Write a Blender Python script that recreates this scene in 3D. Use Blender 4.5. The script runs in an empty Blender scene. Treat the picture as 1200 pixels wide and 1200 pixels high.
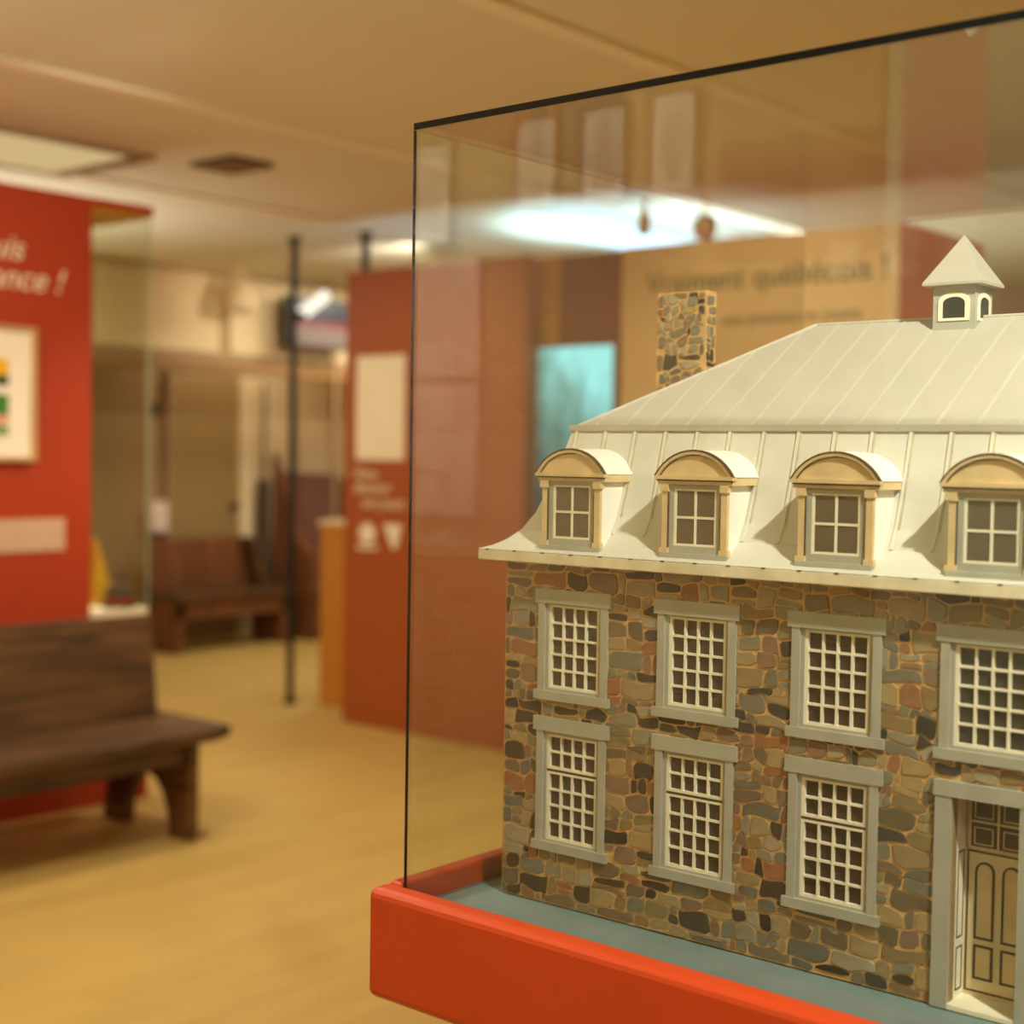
import bpy, bmesh, math, random
import numpy as np
from mathutils import Matrix, Vector
random.seed(7)
SC = bpy.context.scene
COL = SC.collection
rad = math.radians
# ------------------------------------------------------------------ camera
FPX, PITCH, ROLL, YAW = 1701.97, rad(2.2165), rad(0.917), rad(40.5)
cam_d = bpy.data.cameras.new('camera')
cam = bpy.data.objects.new('camera', cam_d)
COL.objects.link(cam)
cam_d.sensor_fit = 'HORIZONTAL'
cam_d.sensor_width = 36.0
cam_d.lens = 36.0 * FPX / 1200.0
cam_d.clip_start = 0.05
cam_d.clip_end = 60
cp, sp, cr, sr = math.cos(PITCH), math.sin(PITCH), math.cos(ROLL), math.sin(ROLL)
fw, dn, rt = Vector((0, cp, -sp)), Vector((0, -sp, -cp)), Vector((1, 0, 0))
r2, d2 = rt * cr - dn * sr, rt * sr + dn * cr
def to_room(v):
    cy, sy = math.cos(YAW), math.sin(YAW)
    return Vector((v.y * cy + v.x * sy, v.y * sy - v.x * cy, v.z))
R_, U_, B_ = to_room(r2), to_room(-d2), to_room(-fw)
cam.matrix_world = Matrix(((R_.x, U_.x, B_.x, 0), (R_.y, U_.y, B_.y, 0), (R_.z, U_.z, B_.z, 1.3), (0, 0, 0, 1)))
cam_d.dof.use_dof = True
cam_d.dof.focus_distance = 1.42
cam_d.dof.aperture_fstop = 3.2
SC.camera = cam
# ------------------------------------------------------------------ colour management, world
SC.view_settings.view_transform = 'Standard'
SC.view_settings.look = 'None'
SC.view_settings.gamma = 1.0
SC.view_settings.exposure = 0.0
SC.view_settings.use_curve_mapping = False
SC.cycles.use_denoising = True
SC.cycles.transparent_max_bounces = 32
SC.cycles.max_bounces = 10
SC.cycles.diffuse_bounces = 5
SC.cycles.caustics_reflective = False
SC.cycles.caustics_refractive = False
world = bpy.data.worlds.new('world')
SC.world = world
world.use_nodes = True
world.node_tree.nodes['Background'].inputs[0].default_value = (1.0, 0.72, 0.42, 1)
world.node_tree.nodes['Background'].inputs[1].default_value = 0.05
# ------------------------------------------------------------------ lamps of the room, and added fill lights
WARM = (1.0, 0.90, 0.73)
WASH = (1.0, 0.93, 0.80)
def spot(name, loc, aim, power, size=60, blend=0.6, radius=0.05, color=WARM):
    L = bpy.data.lights.new(name, 'SPOT')
    L.energy, L.spot_size, L.spot_blend, L.shadow_soft_size, L.color = power, rad(size), blend, radius, color
    o = bpy.data.objects.new(name, L)
    COL.objects.link(o)
    o.location = loc
    o.rotation_euler = (Vector(aim) - Vector(loc)).to_track_quat('-Z', 'Y').to_euler()
    return o
def area(name, loc, sx, sy, power, color=WARM):
    L = bpy.data.lights.new(name, 'AREA')
    L.shape, L.size, L.size_y, L.energy, L.color = 'RECTANGLE', sx, sy, power, color
    o = bpy.data.objects.new(name, L)
    COL.objects.link(o)
    o.location = loc
    return o
# key spot over the model house, from the ceiling to the front right
spot('house_spotlight', (0.68, -0.31, 2.34), (1.22, 0.66, 1.05), 180, 70, 0.8, 0.03, (1.0, 0.93, 0.80))
# unseen area fills under the ceiling, added to brighten the room
area('room_fill_a', (-0.1, -1.2, 2.385), 0.6, 0.6, 14, WASH)
area('room_fill_b', (1.4, 3.0, 2.385), 1.2, 0.6, 40)
area('room_fill_c', (5.6, -1.1, 2.385), 1.2, 0.6, 45)
area('room_fill_d', (3.3, 6.3, 2.385), 1.2, 0.6, 26)
area('room_fill_e', (6.6, 6.4, 2.385), 0.9, 0.6, 30)
# cold uplighters that stand behind the exhibition panels
COLD = (0.48, 0.76, 1.0)
spot('cold_uplight_a', (5.45, 4.3, 1.75), (5.6, 4.12, 2.4), 150, 120, 1.0, 0.1, COLD)
spot('cold_uplight_b', (5.3, 4.75, 1.4), (5.35, 4.8, 2.4), 16, 120, 1.0, 0.1, COLD)
# warm unseen uplights, added to brighten the ceiling
spot('ceiling_fill_a', (3.2, 6.4, 1.4), (3.3, 6.3, 2.4), 105, 140, 1.0, 0.2, WASH)
spot('ceiling_fill_b', (6.3, 3.3, 0.7), (6.3, 3.0, 2.4), 60, 140, 1.0, 0.2, WASH)
spot('ceiling_fill_c', (-0.2, 3.4, 1.5), (0.6, 3.4, 2.4), 110, 140, 1.0, 0.2, WASH)
area('alcove_fill', (6.3, 7.7, 2.385), 0.8, 0.3, 9)  # unseen fill added to brighten the alcove furniture
spot('vitrine_fill', (3.12, 4.66, 2.15), (3.12, 4.68, 0.7), 55, 50, 0.8, 0.03)  # added fill for the vitrine contents, no fitting modelled
# track spots on the panels
spot('panel_spotlight_a', (2.2, 2.6, 2.3), (2.7, 4.5, 1.6), 48, 60, 0.8)
spot('panel_spotlight_b', (3.2, 3.8, 2.3), (4.8, 4.7, 1.3), 46, 60, 0.8)
spot('panel_spotlight_c', (3.2, 2.4, 2.3), (4.8, 2.8, 1.6), 60, 60, 0.8)
spot('floor_spotlight', (3.4, 3.8, 2.3), (3.3, 4.0, 0.0), 70, 110, 0.9)
spot('bulkhead_spotlight', (5.4, 5.2, 2.3), (6.2, 7.2, 2.1), 60, 70, 0.8)
spot('portrait_fill', (0.6, 2.3, 2.3), (-0.66, 2.3, 1.75), 120, 90, 0.8)  # unseen fill added to strengthen the portraits mirrored in the glass
spot('poster_fill', (0.4, 2.8, 2.3), (-0.66, 2.6, 1.3), 110, 62, 0.7)  # added fill so the mirrored poster lightens the rust panel
spot('boarding_fill', (0.5, 0.5, 2.3), (-0.66, 0.9, 1.9), 80, 90, 0.8)  # added unseen fill for the pale boarding mirrored in the glass
# ------------------------------------------------------------------ materials
def lin(c):
    return tuple(((x / 255) / 12.92 if x / 255 <= 0.04045 else ((x / 255 + 0.055) / 1.055) ** 2.4) for x in c)
def new_mat(name):
    m = bpy.data.materials.new(name)
    m.use_nodes = True
    return m, m.node_tree, m.node_tree.nodes['Principled BSDF']
def paint(name, rgb, rough=0.5, vary=0.08, scale=8.0, bump=0.0, spec=0.5, metal=0.0, dark=None):
    """plain colour with a soft procedural mottling"""
    m, nt, b = new_mat(name)
    c = lin(rgb)
    tc = nt.nodes.new('ShaderNodeTexCoord')
    nz = nt.nodes.new('ShaderNodeTexNoise')
    nz.inputs['Scale'].default_value = scale
    nz.inputs['Detail'].default_value = 4
    nt.links.new(tc.outputs['Object'], nz.inputs['Vector'])
    rp = nt.nodes.new('ShaderNodeValToRGB')
    rp.color_ramp.elements[0].position = 0.3
    rp.color_ramp.elements[1].position = 0.7
    lo = tuple(x * (1 - vary) for x in c) if dark is None else lin(dark)
    hi = tuple(min(1, x * (1 + vary)) for x in c)
    rp.color_ramp.elements[0].color = (*lo, 1)
    rp.color_ramp.elements[1].color = (*hi, 1)
    nt.links.new(nz.outputs['Fac'], rp.inputs['Fac'])
    nt.links.new(rp.outputs['Color'], b.inputs['Base Color'])
    b.inputs['Roughness'].default_value = rough
    b.inputs['Specular IOR Level'].default_value = spec
    b.inputs['Metallic'].default_value = metal
    if bump:
        bp = nt.nodes.new('ShaderNodeBump')
        bp.inputs['Strength'].default_value = bump
        bp.inputs['Distance'].default_value = 0.002
        nt.links.new(nz.outputs['Fac'], bp.inputs['Height'])
        nt.links.new(bp.outputs['Normal'], b.inputs['Normal'])
    return m
def emit(name, rgb, strength):
    m, nt, b = new_mat(name)
    nt.nodes.remove(b)
    e = nt.nodes.new('ShaderNodeEmission')
    e.inputs[0].default_value = (*lin(rgb), 1)
    e.inputs[1].default_value = strength
    nt.links.new(e.outputs[0], nt.nodes['Material Output'].inputs[0])
    return m
def wood(name, c0, c1, axis=0, scale=6.0, rough=0.45, stretch=10.0):
    m, nt, b = new_mat(name)
    tc = nt.nodes.new('ShaderNodeTexCoord')
    mp = nt.nodes.new('ShaderNodeMapping')
    s = [stretch, stretch, stretch]
    s[axis] = 1.0
    mp.inputs['Scale'].default_value = s
    nz = nt.nodes.new('ShaderNodeTexNoise')
    nz.inputs['Scale'].default_value = scale * 0.4
    nz.inputs['Detail'].default_value = 6
    nz.inputs['Distortion'].default_value = 0.6
    rp = nt.nodes.new('ShaderNodeValToRGB')
    rp.color_ramp.elements[0].position = 0.32
    rp.color_ramp.elements[1].position = 0.68
    rp.color_ramp.elements[0].color = (*lin(c0), 1)
    rp.color_ramp.elements[1].color = (*lin(c1), 1)
    nt.links.new(tc.outputs['Object'], mp.inputs['Vector'])
    nt.links.new(mp.outputs['Vector'], nz.inputs['Vector'])
    nt.links.new(nz.outputs['Fac'], rp.inputs['Fac'])
    nt.links.new(rp.outputs['Color'], b.inputs['Base Color'])
    b.inputs['Roughness'].default_value = rough
    return m
def glass(name, tint=(0.965, 0.985, 0.96), f0=0.04):
    """clear sheet glass: straight transmission, Schlick reflection on every face"""
    m, nt, b = new_mat(name)
    nt.nodes.remove(b)
    N, Lk = nt.nodes.new, nt.links.new
    geo = N('ShaderNodeNewGeometry')
    dot = N('ShaderNodeVectorMath'); dot.operation = 'DOT_PRODUCT'
    Lk(geo.outputs['Incoming'], dot.inputs[0]); Lk(geo.outputs['Normal'], dot.inputs[1])
    def mth(op, a, bb=None):
        n = N('ShaderNodeMath'); n.operation = op
        if isinstance(a, (int, float)): n.inputs[0].default_value = a
        else: Lk(a, n.inputs[0])
        if bb is not None:
            if isinstance(bb, (int, float)): n.inputs[1].default_value = bb
            else: Lk(bb, n.inputs[1])
        return n.outputs[0]
    a = mth('ABSOLUTE', dot.outputs['Value'])
    p5 = mth('POWER', mth('SUBTRACT', 1.0, a), 5.0)
    fac = mth('ADD', mth('MULTIPLY', p5, 1 - f0), f0)
    tr = N('ShaderNodeBsdfTransparent'); tr.inputs[0].default_value = (*tint, 1)
    gl = N('ShaderNodeBsdfGlossy'); gl.inputs['Roughness'].default_value = 0.0
    mx = N('ShaderNodeMixShader')
    Lk(fac, mx.inputs[0]); Lk(tr.outputs[0], mx.inputs[1]); Lk(gl.outputs[0], mx.inputs[2])
    Lk(mx.outputs[0], nt.nodes['Material Output'].inputs[0])
    return m
def stone_mat(name, by_island):
    m, nt, b = new_mat(name)
    N, Lk = nt.nodes.new, nt.links.new
    cols = [(146, 136, 112), (118, 100, 76), (164, 142, 104), (138, 122, 82), (60, 52, 40), (142, 112, 88), (150, 140, 118), (126, 114, 94), (158, 108, 70), (112, 108, 94),
            (156, 132, 94), (128, 122, 104), (76, 64, 48), (172, 146, 100), (132, 108, 84), (136, 130, 108), (72, 68, 58), (166, 152, 124), (146, 120, 78), (110, 96, 70)]
    rp = N('ShaderNodeValToRGB')
    rp.color_ramp.interpolation = 'CONSTANT'
    el = rp.color_ramp.elements
    while len(el) < len(cols): el.new(0.5)
    for i, c in enumerate(cols):
        el[i].position = i / len(cols)
        el[i].color = (*lin(c), 1)
    if by_island:
        g = N('ShaderNodeNewGeometry'); Lk(g.outputs['Random Per Island'], rp.inputs['Fac'])
    else:
        g = N('ShaderNodeObjectInfo'); Lk(g.outputs['Random'], rp.inputs['Fac'])
    tc = N('ShaderNodeTexCoord'); nz = N('ShaderNodeTexNoise')
    nz.inputs['Scale'].default_value = 90; nz.inputs['Detail'].default_value = 5
    Lk(tc.outputs['Object'], nz.inputs['Vector'])
    mr = N('ShaderNodeMapRange'); mr.inputs['To Min'].default_value = 0.6; mr.inputs['To Max'].default_value = 1.35
    Lk(nz.outputs['Fac'], mr.inputs['Value'])
    mu = N('ShaderNodeVectorMath'); mu.operation = 'SCALE'
    Lk(rp.outputs['Color'], mu.inputs[0]); Lk(mr.outputs[0], mu.inputs['Scale'])
    Lk(mu.outputs['Vector'], b.inputs['Base Color'])
    b.inputs['Roughness'].default_value = 0.75
    b.inputs['Specular IOR Level'].default_value = 0.25
    return m
M = {}
M['rim'] = paint('orange_lacquer', (192, 64, 18), 0.38, 0.04, 6)
M['deck'] = paint('grey_green_board', (126, 150, 150), 0.45, 0.10, 14)
M['glass'] = glass('sheet_glass')
M['glass_edge'] = paint('glass_edge', (5, 10, 8), 0.25, 0.05, spec=0.2)
M['soft_edge'] = glass('soft_glass_edge', (0.93, 0.95, 0.91), 0.02)
M['plinth'] = paint('pedestal_paint', (150, 110, 70), 0.6)
M['mortar'] = paint('ochre_mortar', (212, 168, 108), 0.85, 0.14, 60, 0.2)
M['stone'] = stone_mat('painted_stone', False)
M['stone_i'] = stone_mat('painted_stone_small', True)
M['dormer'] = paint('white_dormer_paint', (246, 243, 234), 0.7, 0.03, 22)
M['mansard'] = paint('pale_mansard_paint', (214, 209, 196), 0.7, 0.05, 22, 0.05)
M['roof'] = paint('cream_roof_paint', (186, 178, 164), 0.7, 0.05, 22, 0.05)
M['roof3'] = paint('pale_batten_paint', (218, 213, 200), 0.7, 0.04, 30)
M['roof2'] = paint('cream_roof_seam', (196, 188, 174), 0.7, 0.04, 30)
M['seam_dark'] = paint('darker_seam_paint', (196, 184, 154), 0.7, 0.2, 60)  # darker thin line beside each batten
M['eave'] = paint('eave_paint', (238, 226, 198), 0.65, 0.07, 40, dark=(220, 206, 172))
M['grey'] = paint('grey_trim_paint', (176, 173, 158), 0.6, 0.07, 40)
M['sash'] = paint('cream_sash_paint', (246, 236, 212), 0.6, 0.04, 60)
M['pane'] = paint('dark_pane', (66, 58, 46), 0.25, 0.15, 40)
M['dpane'] = paint('dormer_pane', (98, 86, 66), 0.3, 0.12, 60)
M['tan'] = paint('tan_trim_paint', (222, 194, 146), 0.6, 0.10, 50)
M['line'] = paint('dark_outline', (74, 58, 40), 0.7, 0.1, 50)
M['door'] = paint('cream_door_paint', (226, 206, 160), 0.6, 0.06, 40)
M['white'] = paint('white_card', (236, 222, 186), 0.7, 0.02)
M['black'] = paint('black_metal', (34, 34, 30), 0.45, 0.1)
M['red'] = paint('red_panel_paint', (168, 52, 10), 0.55, 0.03, 3)
M['rust'] = paint('rust_panel_paint', (158, 76, 20), 0.6, 0.03, 3)
M['rust2'] = paint('orange_end_paint', (240, 102, 40), 0.6, 0.03, 3)
M['maroon'] = paint('maroon_paint', (124, 58, 40), 0.6, 0.05, 3)
M['beige'] = paint('beige_panel_paint', (206, 168, 114), 0.6, 0.04, 3)
M['ochre'] = paint('ochre_paint', (190, 122, 40), 0.6, 0.05, 3)
M['wall'] = paint('cream_wall_paint', (226, 204, 160), 0.8, 0.03, 2)
M['wall_tan'] = paint('tan_wall_paint', (186, 158, 114), 0.8, 0.03, 2)
M['wall_grey'] = paint('taupe_wall_paint', (160, 130, 92), 0.8, 0.03, 2)
M['ceiling'] = paint('beige_ceiling_paint', (230, 226, 204), 0.85, 0.02, 2)
M['track'] = paint('track_paint', (250, 242, 222), 0.5, 0.02)
M['olive'] = paint('olive_door_paint', (150, 122, 72), 0.6, 0.04, 3)
M['brown'] = wood('dark_bench_wood', (54, 34, 14), (108, 74, 38), 0, 7, 0.5)
M['brown_y'] = wood('dark_bench_wood_end', (58, 36, 15), (110, 73, 38), 1, 7, 0.5)
M['brown_d'] = wood('brown_settle_wood', (90, 52, 26), (136, 84, 46), 2, 6, 0.5)
M['plum'] = paint('plum_cloth', (116, 76, 60), 0.9, 0.15, 12)
M['green_txt'] = paint('green_lettering', (52, 66, 34), 0.7)
M['floorm'] = None
# floor: long pale planks, colour only
def floor_mat():
    m, nt, b = new_mat('ochre_plank_floor')
    N, Lk = nt.nodes.new, nt.links.new
    tc = N('ShaderNodeTexCoord'); br = N('ShaderNodeTexBrick')
    br.inputs['Scale'].default_value = 1.0
    br.inputs['Brick Width'].default_value = 1.3; br.inputs['Row Height'].default_value = 0.12
    br.inputs['Mortar Size'].default_value = 0.002; br.inputs['Mortar Smooth'].default_value = 1
    br.inputs['Color1'].default_value = (*lin((188, 156, 84)), 1)
    br.inputs['Color2'].default_value = (*lin((196, 164, 92)), 1)
    br.inputs['Mortar'].default_value = (*lin((166, 130, 66)), 1)
    Lk(tc.outputs['Object'], br.inputs['Vector'])
    nz = N('ShaderNodeTexNoise'); nz.inputs['Scale'].default_value = 2.2; nz.inputs['Detail'].default_value = 5
    mp = N('ShaderNodeMapping'); mp.inputs['Scale'].default_value = (1, 5, 1)
    Lk(tc.outputs['Object'], mp.inputs['Vector']); Lk(mp.outputs['Vector'], nz.inputs['Vector'])
    mr = N('ShaderNodeMapRange'); mr.inputs['To Min'].default_value = 0.82; mr.inputs['To Max'].default_value = 1.15
    Lk(nz.outputs['Fac'], mr.inputs['Value'])
    mu = N('ShaderNodeVectorMath'); mu.operation = 'SCALE'
    Lk(br.outputs['Color'], mu.inputs[0]); Lk(mr.outputs[0], mu.inputs['Scale'])
    Lk(mu.outputs['Vector'], b.inputs['Base Color'])
    b.inputs['Roughness'].default_value = 0.42
    b.inputs['Specular IOR Level'].default_value = 0.35
    return m
M['floorm'] = floor_mat()
# ------------------------------------------------------------------ mesh helpers
class MB:
    def __init__(self, s=1.0):
        self.v, self.f, self.m, self.s = [], [], [], s
    def add(self, vs, fs, mi=0):
        n = len(self.v)
        self.v += [tuple(c * self.s for c in p) for p in vs]
        for f in fs:
            self.f.append([n + i for i in f]); self.m.append(mi)
    def box(self, x0, x1, y0, y1, z0, z1, mi=0):
        self.add([(x0, y0, z0), (x1, y0, z0), (x1, y1, z0), (x0, y1, z0), (x0, y0, z1), (x1, y0, z1), (x1, y1, z1), (x0, y1, z1)],
                 [(0, 3, 2, 1), (4, 5, 6, 7), (0, 1, 5, 4), (1, 2, 6, 5), (2, 3, 7, 6), (3, 0, 4, 7)], mi)
    def prism(self, poly, a, b, axis='y', mi=0, taper=None):
        """poly: 2-D outline; axis y -> (u,z) extruded along y; x -> (y,z); z -> (x,y)"""
        P = {'y': lambda p, t: (p[0], t, p[1]), 'x': lambda p, t: (t, p[0], p[1]), 'z': lambda p, t: (p[0], p[1], t)}[axis]
        n = len(poly)
        top = taper if taper is not None else poly
        self.add([P(p, a) for p in poly] + [P(p, b) for p in top],
                 [list(range(n))[::-1], list(range(n, 2 * n))] + [(i, (i + 1) % n, n + (i + 1) % n, n + i) for i in range(n)], mi)
    def tube(self, p0, p1, r0, r1=None, n=14, mi=0):
        r1 = r0 if r1 is None else r1
        p0, p1 = Vector(p0), Vector(p1)
        d = (p1 - p0).normalized()
        a = d.orthogonal().normalized(); b = d.cross(a)
        vs = []
        for p, r in ((p0, r0), (p1, r1)):
            vs += [tuple(p + (a * math.cos(2 * math.pi * i / n) + b * math.sin(2 * math.pi * i / n)) * r) for i in range(n)]
        self.add(vs, [list(range(n))[::-1], list(range(n, 2 * n))] + [(i, (i + 1) % n, n + (i + 1) % n, n + i) for i in range(n)], mi)
    def lathe(self, c, prof, n=20, mi=0):
        vs = []
        for r, z in prof:
            vs += [(c[0] + r * math.cos(2 * math.pi * i / n), c[1] + r * math.sin(2 * math.pi * i / n), c[2] + z) for i in range(n)]
        fs = []
        for k in range(len(prof) - 1):
            fs += [(k * n + i, k * n + (i + 1) % n, (k + 1) * n + (i + 1) % n, (k + 1) * n + i) for i in range(n)]
        fs += [list(range(n))[::-1], [(len(prof) - 1) * n + i for i in range(n)]]
        self.add(vs, fs, mi)
    def mesh(self, name, mats):
        me = bpy.data.meshes.new(name)
        me.from_pydata(self.v, [], self.f)
        for m in (mats if isinstance(mats, (list, tuple)) else [mats]):
            me.materials.append(m)
        me.polygons.foreach_set('material_index', self.m)
        bm = bmesh.new(); bm.from_mesh(me)
        bmesh.ops.recalc_face_normals(bm, faces=bm.faces)
        bm.to_mesh(me); bm.free()
        return me
    def build(self, name, mats, parent=None, loc=None, smooth=False, bevel=0):
        o = bpy.data.objects.new(name, self.mesh(name, mats))
        COL.objects.link(o)
        if parent: o.parent = parent
        if loc: o.location = loc
        if smooth:
            o.data.polygons.foreach_set('use_smooth', [True] * len(o.data.polygons))
        if bevel:
            md = o.modifiers.new('bevel', 'BEVEL'); md.width = bevel; md.segments = 3; md.limit_method = 'ANGLE'
        return o
def place(name, me, parent=None, loc=(0, 0, 0)):
    o = bpy.data.objects.new(name, me)
    COL.objects.link(o)
    if parent: o.parent = parent
    o.location = loc
    return o
def tag(o, label, cat, group=None, kind=None):
    o['label'] = label; o['category'] = cat
    if group: o['group'] = group
    if kind: o['kind'] = kind
    return o
def empty(name, loc=(0, 0, 0), rz=0.0):
    o = bpy.data.objects.new(name, None)
    COL.objects.link(o)
    o.location = loc; o.rotation_euler = (0, 0, rz)
    o.empty_display_size = 0.05
    return o
def struct(o, label=None):
    o['kind'] = 'structure'
    if label: o['label'] = label
    return o
def text(name, body, size, mat, parent, loc, rot, shear=0.0, align='LEFT', ext=0.001):
    c = bpy.data.curves.new(name, 'FONT')
    c.body = body; c.size = size; c.shear = shear; c.extrude = ext; c.align_x = align
    c.materials.append(mat)
    t = bpy.data.objects.new(name + '_curve', c)
    COL.objects.link(t)
    me = bpy.data.meshes.new_from_object(t.evaluated_get(bpy.context.evaluated_depsgraph_get()))
    bpy.data.objects.remove(t)
    o = place(name, me, parent, loc)
    o.rotation_euler = rot
    return o
# ------------------------------------------------------------------ setting
CZ = 2.4
X0, X1, Y0, Y1 = -0.66, 8.6, -2.6, 8.1
b = MB(); b.box(X0 - .1, X1 + .1, Y0 - .1, Y1 + .1, -0.1, 0); struct(b.build('floor', M['floorm']), 'ochre wooden plank floor')
b = MB(); b.box(X0 - .1, X1 + .1, Y0 - .1, Y1 + .1, CZ, CZ + .1); struct(b.build('ceiling', M['ceiling']), 'flat beige ceiling')
b = MB(); b.box(X0 - .1, X0, Y0 - .1, Y1 + .1, 0, CZ); struct(b.build('wall_back', M['wall_tan']), 'tan wall behind the viewer')
b = MB(); b.box(X1, X1 + .1, Y0 - .1, Y1 + .1, 0, CZ); struct(b.build('wall_front', M['wall_tan']), 'tan wall at the far end')
b = MB(); b.box(X0, X1, Y0 - .1, Y0, 0, CZ); struct(b.build('wall_right', M['wall_tan']), 'tan wall to the right')
b = MB(); b.box(X0, 6.5, Y1, Y1 + .1, 0, CZ, 0); b.box(6.5, X1, Y1, Y1 + .1, 0, CZ, 1)
struct(b.build('wall_left', [M['wall_grey'], M['wall']]), 'taupe and cream wall at the back of the alcove')
# bulkhead over the alcove, with pale panels
b = MB(); b.box(3.2, X1, 7.2, 7.3, 1.86, CZ)
bulk = struct(b.build('wall_bulkhead', M['wall_tan']), 'bulkhead of pale panels over the alcove')
for a, c in ((3.9, 4.7), (4.74, 5.62), (5.7, 6.5), (6.54, 7.4)):
    p = MB(); p.box(a, c, 7.18, 7.2, 1.9, 2.37); p.build('panel', M['wall'], bulk)
b = MB(); b.box(3.2, X1, 7.16, 7.32, 1.78, 1.86); struct(b.build('trim_1', paint('brown_edge_paint', (150, 112, 62), .6)), 'brown edge along the bottom of the bulkhead')
# olive door in the alcove
b = MB(); b.box(5.93, 6.48, 8.06, 8.1, 0, 1.8)
door = struct(b.build('door_1', M['olive']), 'plain olive brown door in the alcove')
p = MB(); p.box(5.88, 5.93, 8.05, 8.1, 0, 1.85); p.build('door_jamb', M['wall_grey'], door)
p = MB(); p.box(6.48, 6.6, 8.03, 8.1, 0, 1.85); p.build('door_jamb', M['wall'], door)
p = MB(); p.tube((6.43, 8.0, 0.92), (6.43, 8.06, 0.92), 0.02); p.build('door_knob', M['black'], door)
# cream wall boards to the right of the door
b = MB(); b.box(6.74, 6.96, 8.06, 8.1, 0, 1.85); struct(b.build('trim_2', M['wall']), 'cream upright board in the alcove')
b = MB(); b.box(7.0, 7.32, 8.06, 8.1, 0, 1.85); struct(b.build('trim_3', M['wall']), 'wide cream upright board in the alcove')
# ceiling tracks
for i, (y, w, lab) in enumerate(((2.37, 0.05, 'pale ceiling track passing over the glass case'), (3.82, 0.045, 'pale ceiling track left of the glass case'),
                            (5.16, 0.05, 'far pale ceiling track in front of the poles'))):
    t = MB(); t.box(-0.4, 8.4, y - w / 2 - .01, y + w / 2 + .01, CZ - 0.012, CZ)
    o = t.build('lighting_track', M['track'], bevel=0.003)
    tag(o, lab, 'ceiling track', 'lighting tracks on the ceiling')
# vent
v = empty('ceiling_vent', (3.545, 4.465, CZ))
tag(v, 'small dark square vent in the ceiling', 'vent')
b = MB(); b.box(-.1, .1, -.13, .13, -.012, 0); b.build('vent_backing', M['black'], v)
for k in range(6):
    s = MB(); s.box(-.1, .1, -.115 + k * .042, -.1 + k * .042, -.02, -.008); s.build('slat', M['wall_grey'], v)
# warm ceiling light panel
L = empty('ceiling_light', (2.6, 4.88, CZ))
tag(L, 'warm cream light panel in the ceiling above the red display wall', 'ceiling light')
b = MB(); b.box(-.62, .6, -.27, .27, -.014, -.004); b.build('diffuser', emit('warm_diffuser', (255, 222, 158), 0.62), L)
b = MB()
for a in ((-.66, .68, -.3, -.27), (-.66, .68, .27, .3), (-.66, -.62, -.27, .27), (.6, .68, -.27, .27)):
    b.box(a[0], a[1], a[2], a[3], -.02, 0)
b.build('light_frame', M['wall_grey'], L)
# cold fluorescent panel
L = empty('fluorescent_light', (5.65, 4.10, CZ))
tag(L, 'bright bluish white fluorescent ceiling light behind the panels', 'ceiling light')
b = MB(); b.box(-.6, .6, -.17, .17, -.075, -.06); b.build('diffuser', emit('cold_diffuser', (186, 220, 255), 3.2), L)
for x in (-.3, .3):
    b = MB(); b.tube((x, 0, -.06), (x, 0, 0), .008); b.build('hanger', M['white'], L)
# ------------------------------------------------------------------ display case
CA = math.atan2(-1.0, 0.007)
GX, GY, ZB, ZT = 1.071, 1.055, 0.8515, 1.638
CW, CD, DECK = 0.90, 0.815, 0.0239
case = empty('display_case', (GX, GY, 0), CA)
tag(case, 'glass display case on an orange tray around the model house', 'display case')
ZD = ZB - DECK
b = MB(); b.box(-.021, CW + .021, -.033, -.001, ZB - .1145, ZB); b.build('front_rail', M['rim'], case, bevel=0.009)
b = MB(); b.box(-.021, -.001, -.001, CD + .001, ZB - .1145, ZB); b.build('left_rail', M['rim'], case, bevel=0.004)
b = MB(); b.box(CW + .001, CW + .021, -.001, CD + .001, ZB - .1145, ZB); b.build('right_rail', M['rim'], case, bevel=0.004)
b = MB(); b.box(-.021, CW + .021, CD + .001, CD + .033, ZB - .1145, ZB); b.build('back_rail', M['rim'], case, bevel=0.007)
b = MB(); b.box(-.001, CW + .001, -.001, CD + .001, ZD - .03, ZD); b.build('deck', M['deck'], case)
b = MB(); b.box(.26, CW - .2, .26, CD - .2, 0, ZB - .1145); b.box(.0, CW, .0, CD, ZD - .07, ZD - .03); b.build('pedestal', M['plinth'], case)
TH = 0.0045
def pane(name, x0, x1, y0, y1, z0, z1, dark=()):
    ax = int(np.argmin([x1 - x0, y1 - y0, z1 - z0]))
    p = MB(); p.box(x0, x1, y0, y1, z0, z1)
    # faces order: -z,+z,-y,+x,+y,-x
    big = {0: (3, 5), 1: (2, 4), 2: (0, 1)}[ax]
    p.m = [0 if i in big else (2 if i in dark else 1) for i in range(6)]
    return p.build(name, [M['glass'], M['soft_edge'], M['glass_edge']], case)
pane('front_pane', 0, CW, 0, TH, ZD, ZT - .007, (5,))
pane('left_pane', 0, TH, TH, CD - TH, ZD, ZT - .007)
pane('right_pane', CW - TH, CW, TH, CD - TH, ZD, ZT - .007)
pane('back_pane', 0, CW, CD - TH, CD, ZD, ZT - .007)
pane('top_pane', 0, CW, 0, CD, ZT - .007, ZT, (2,))
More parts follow.
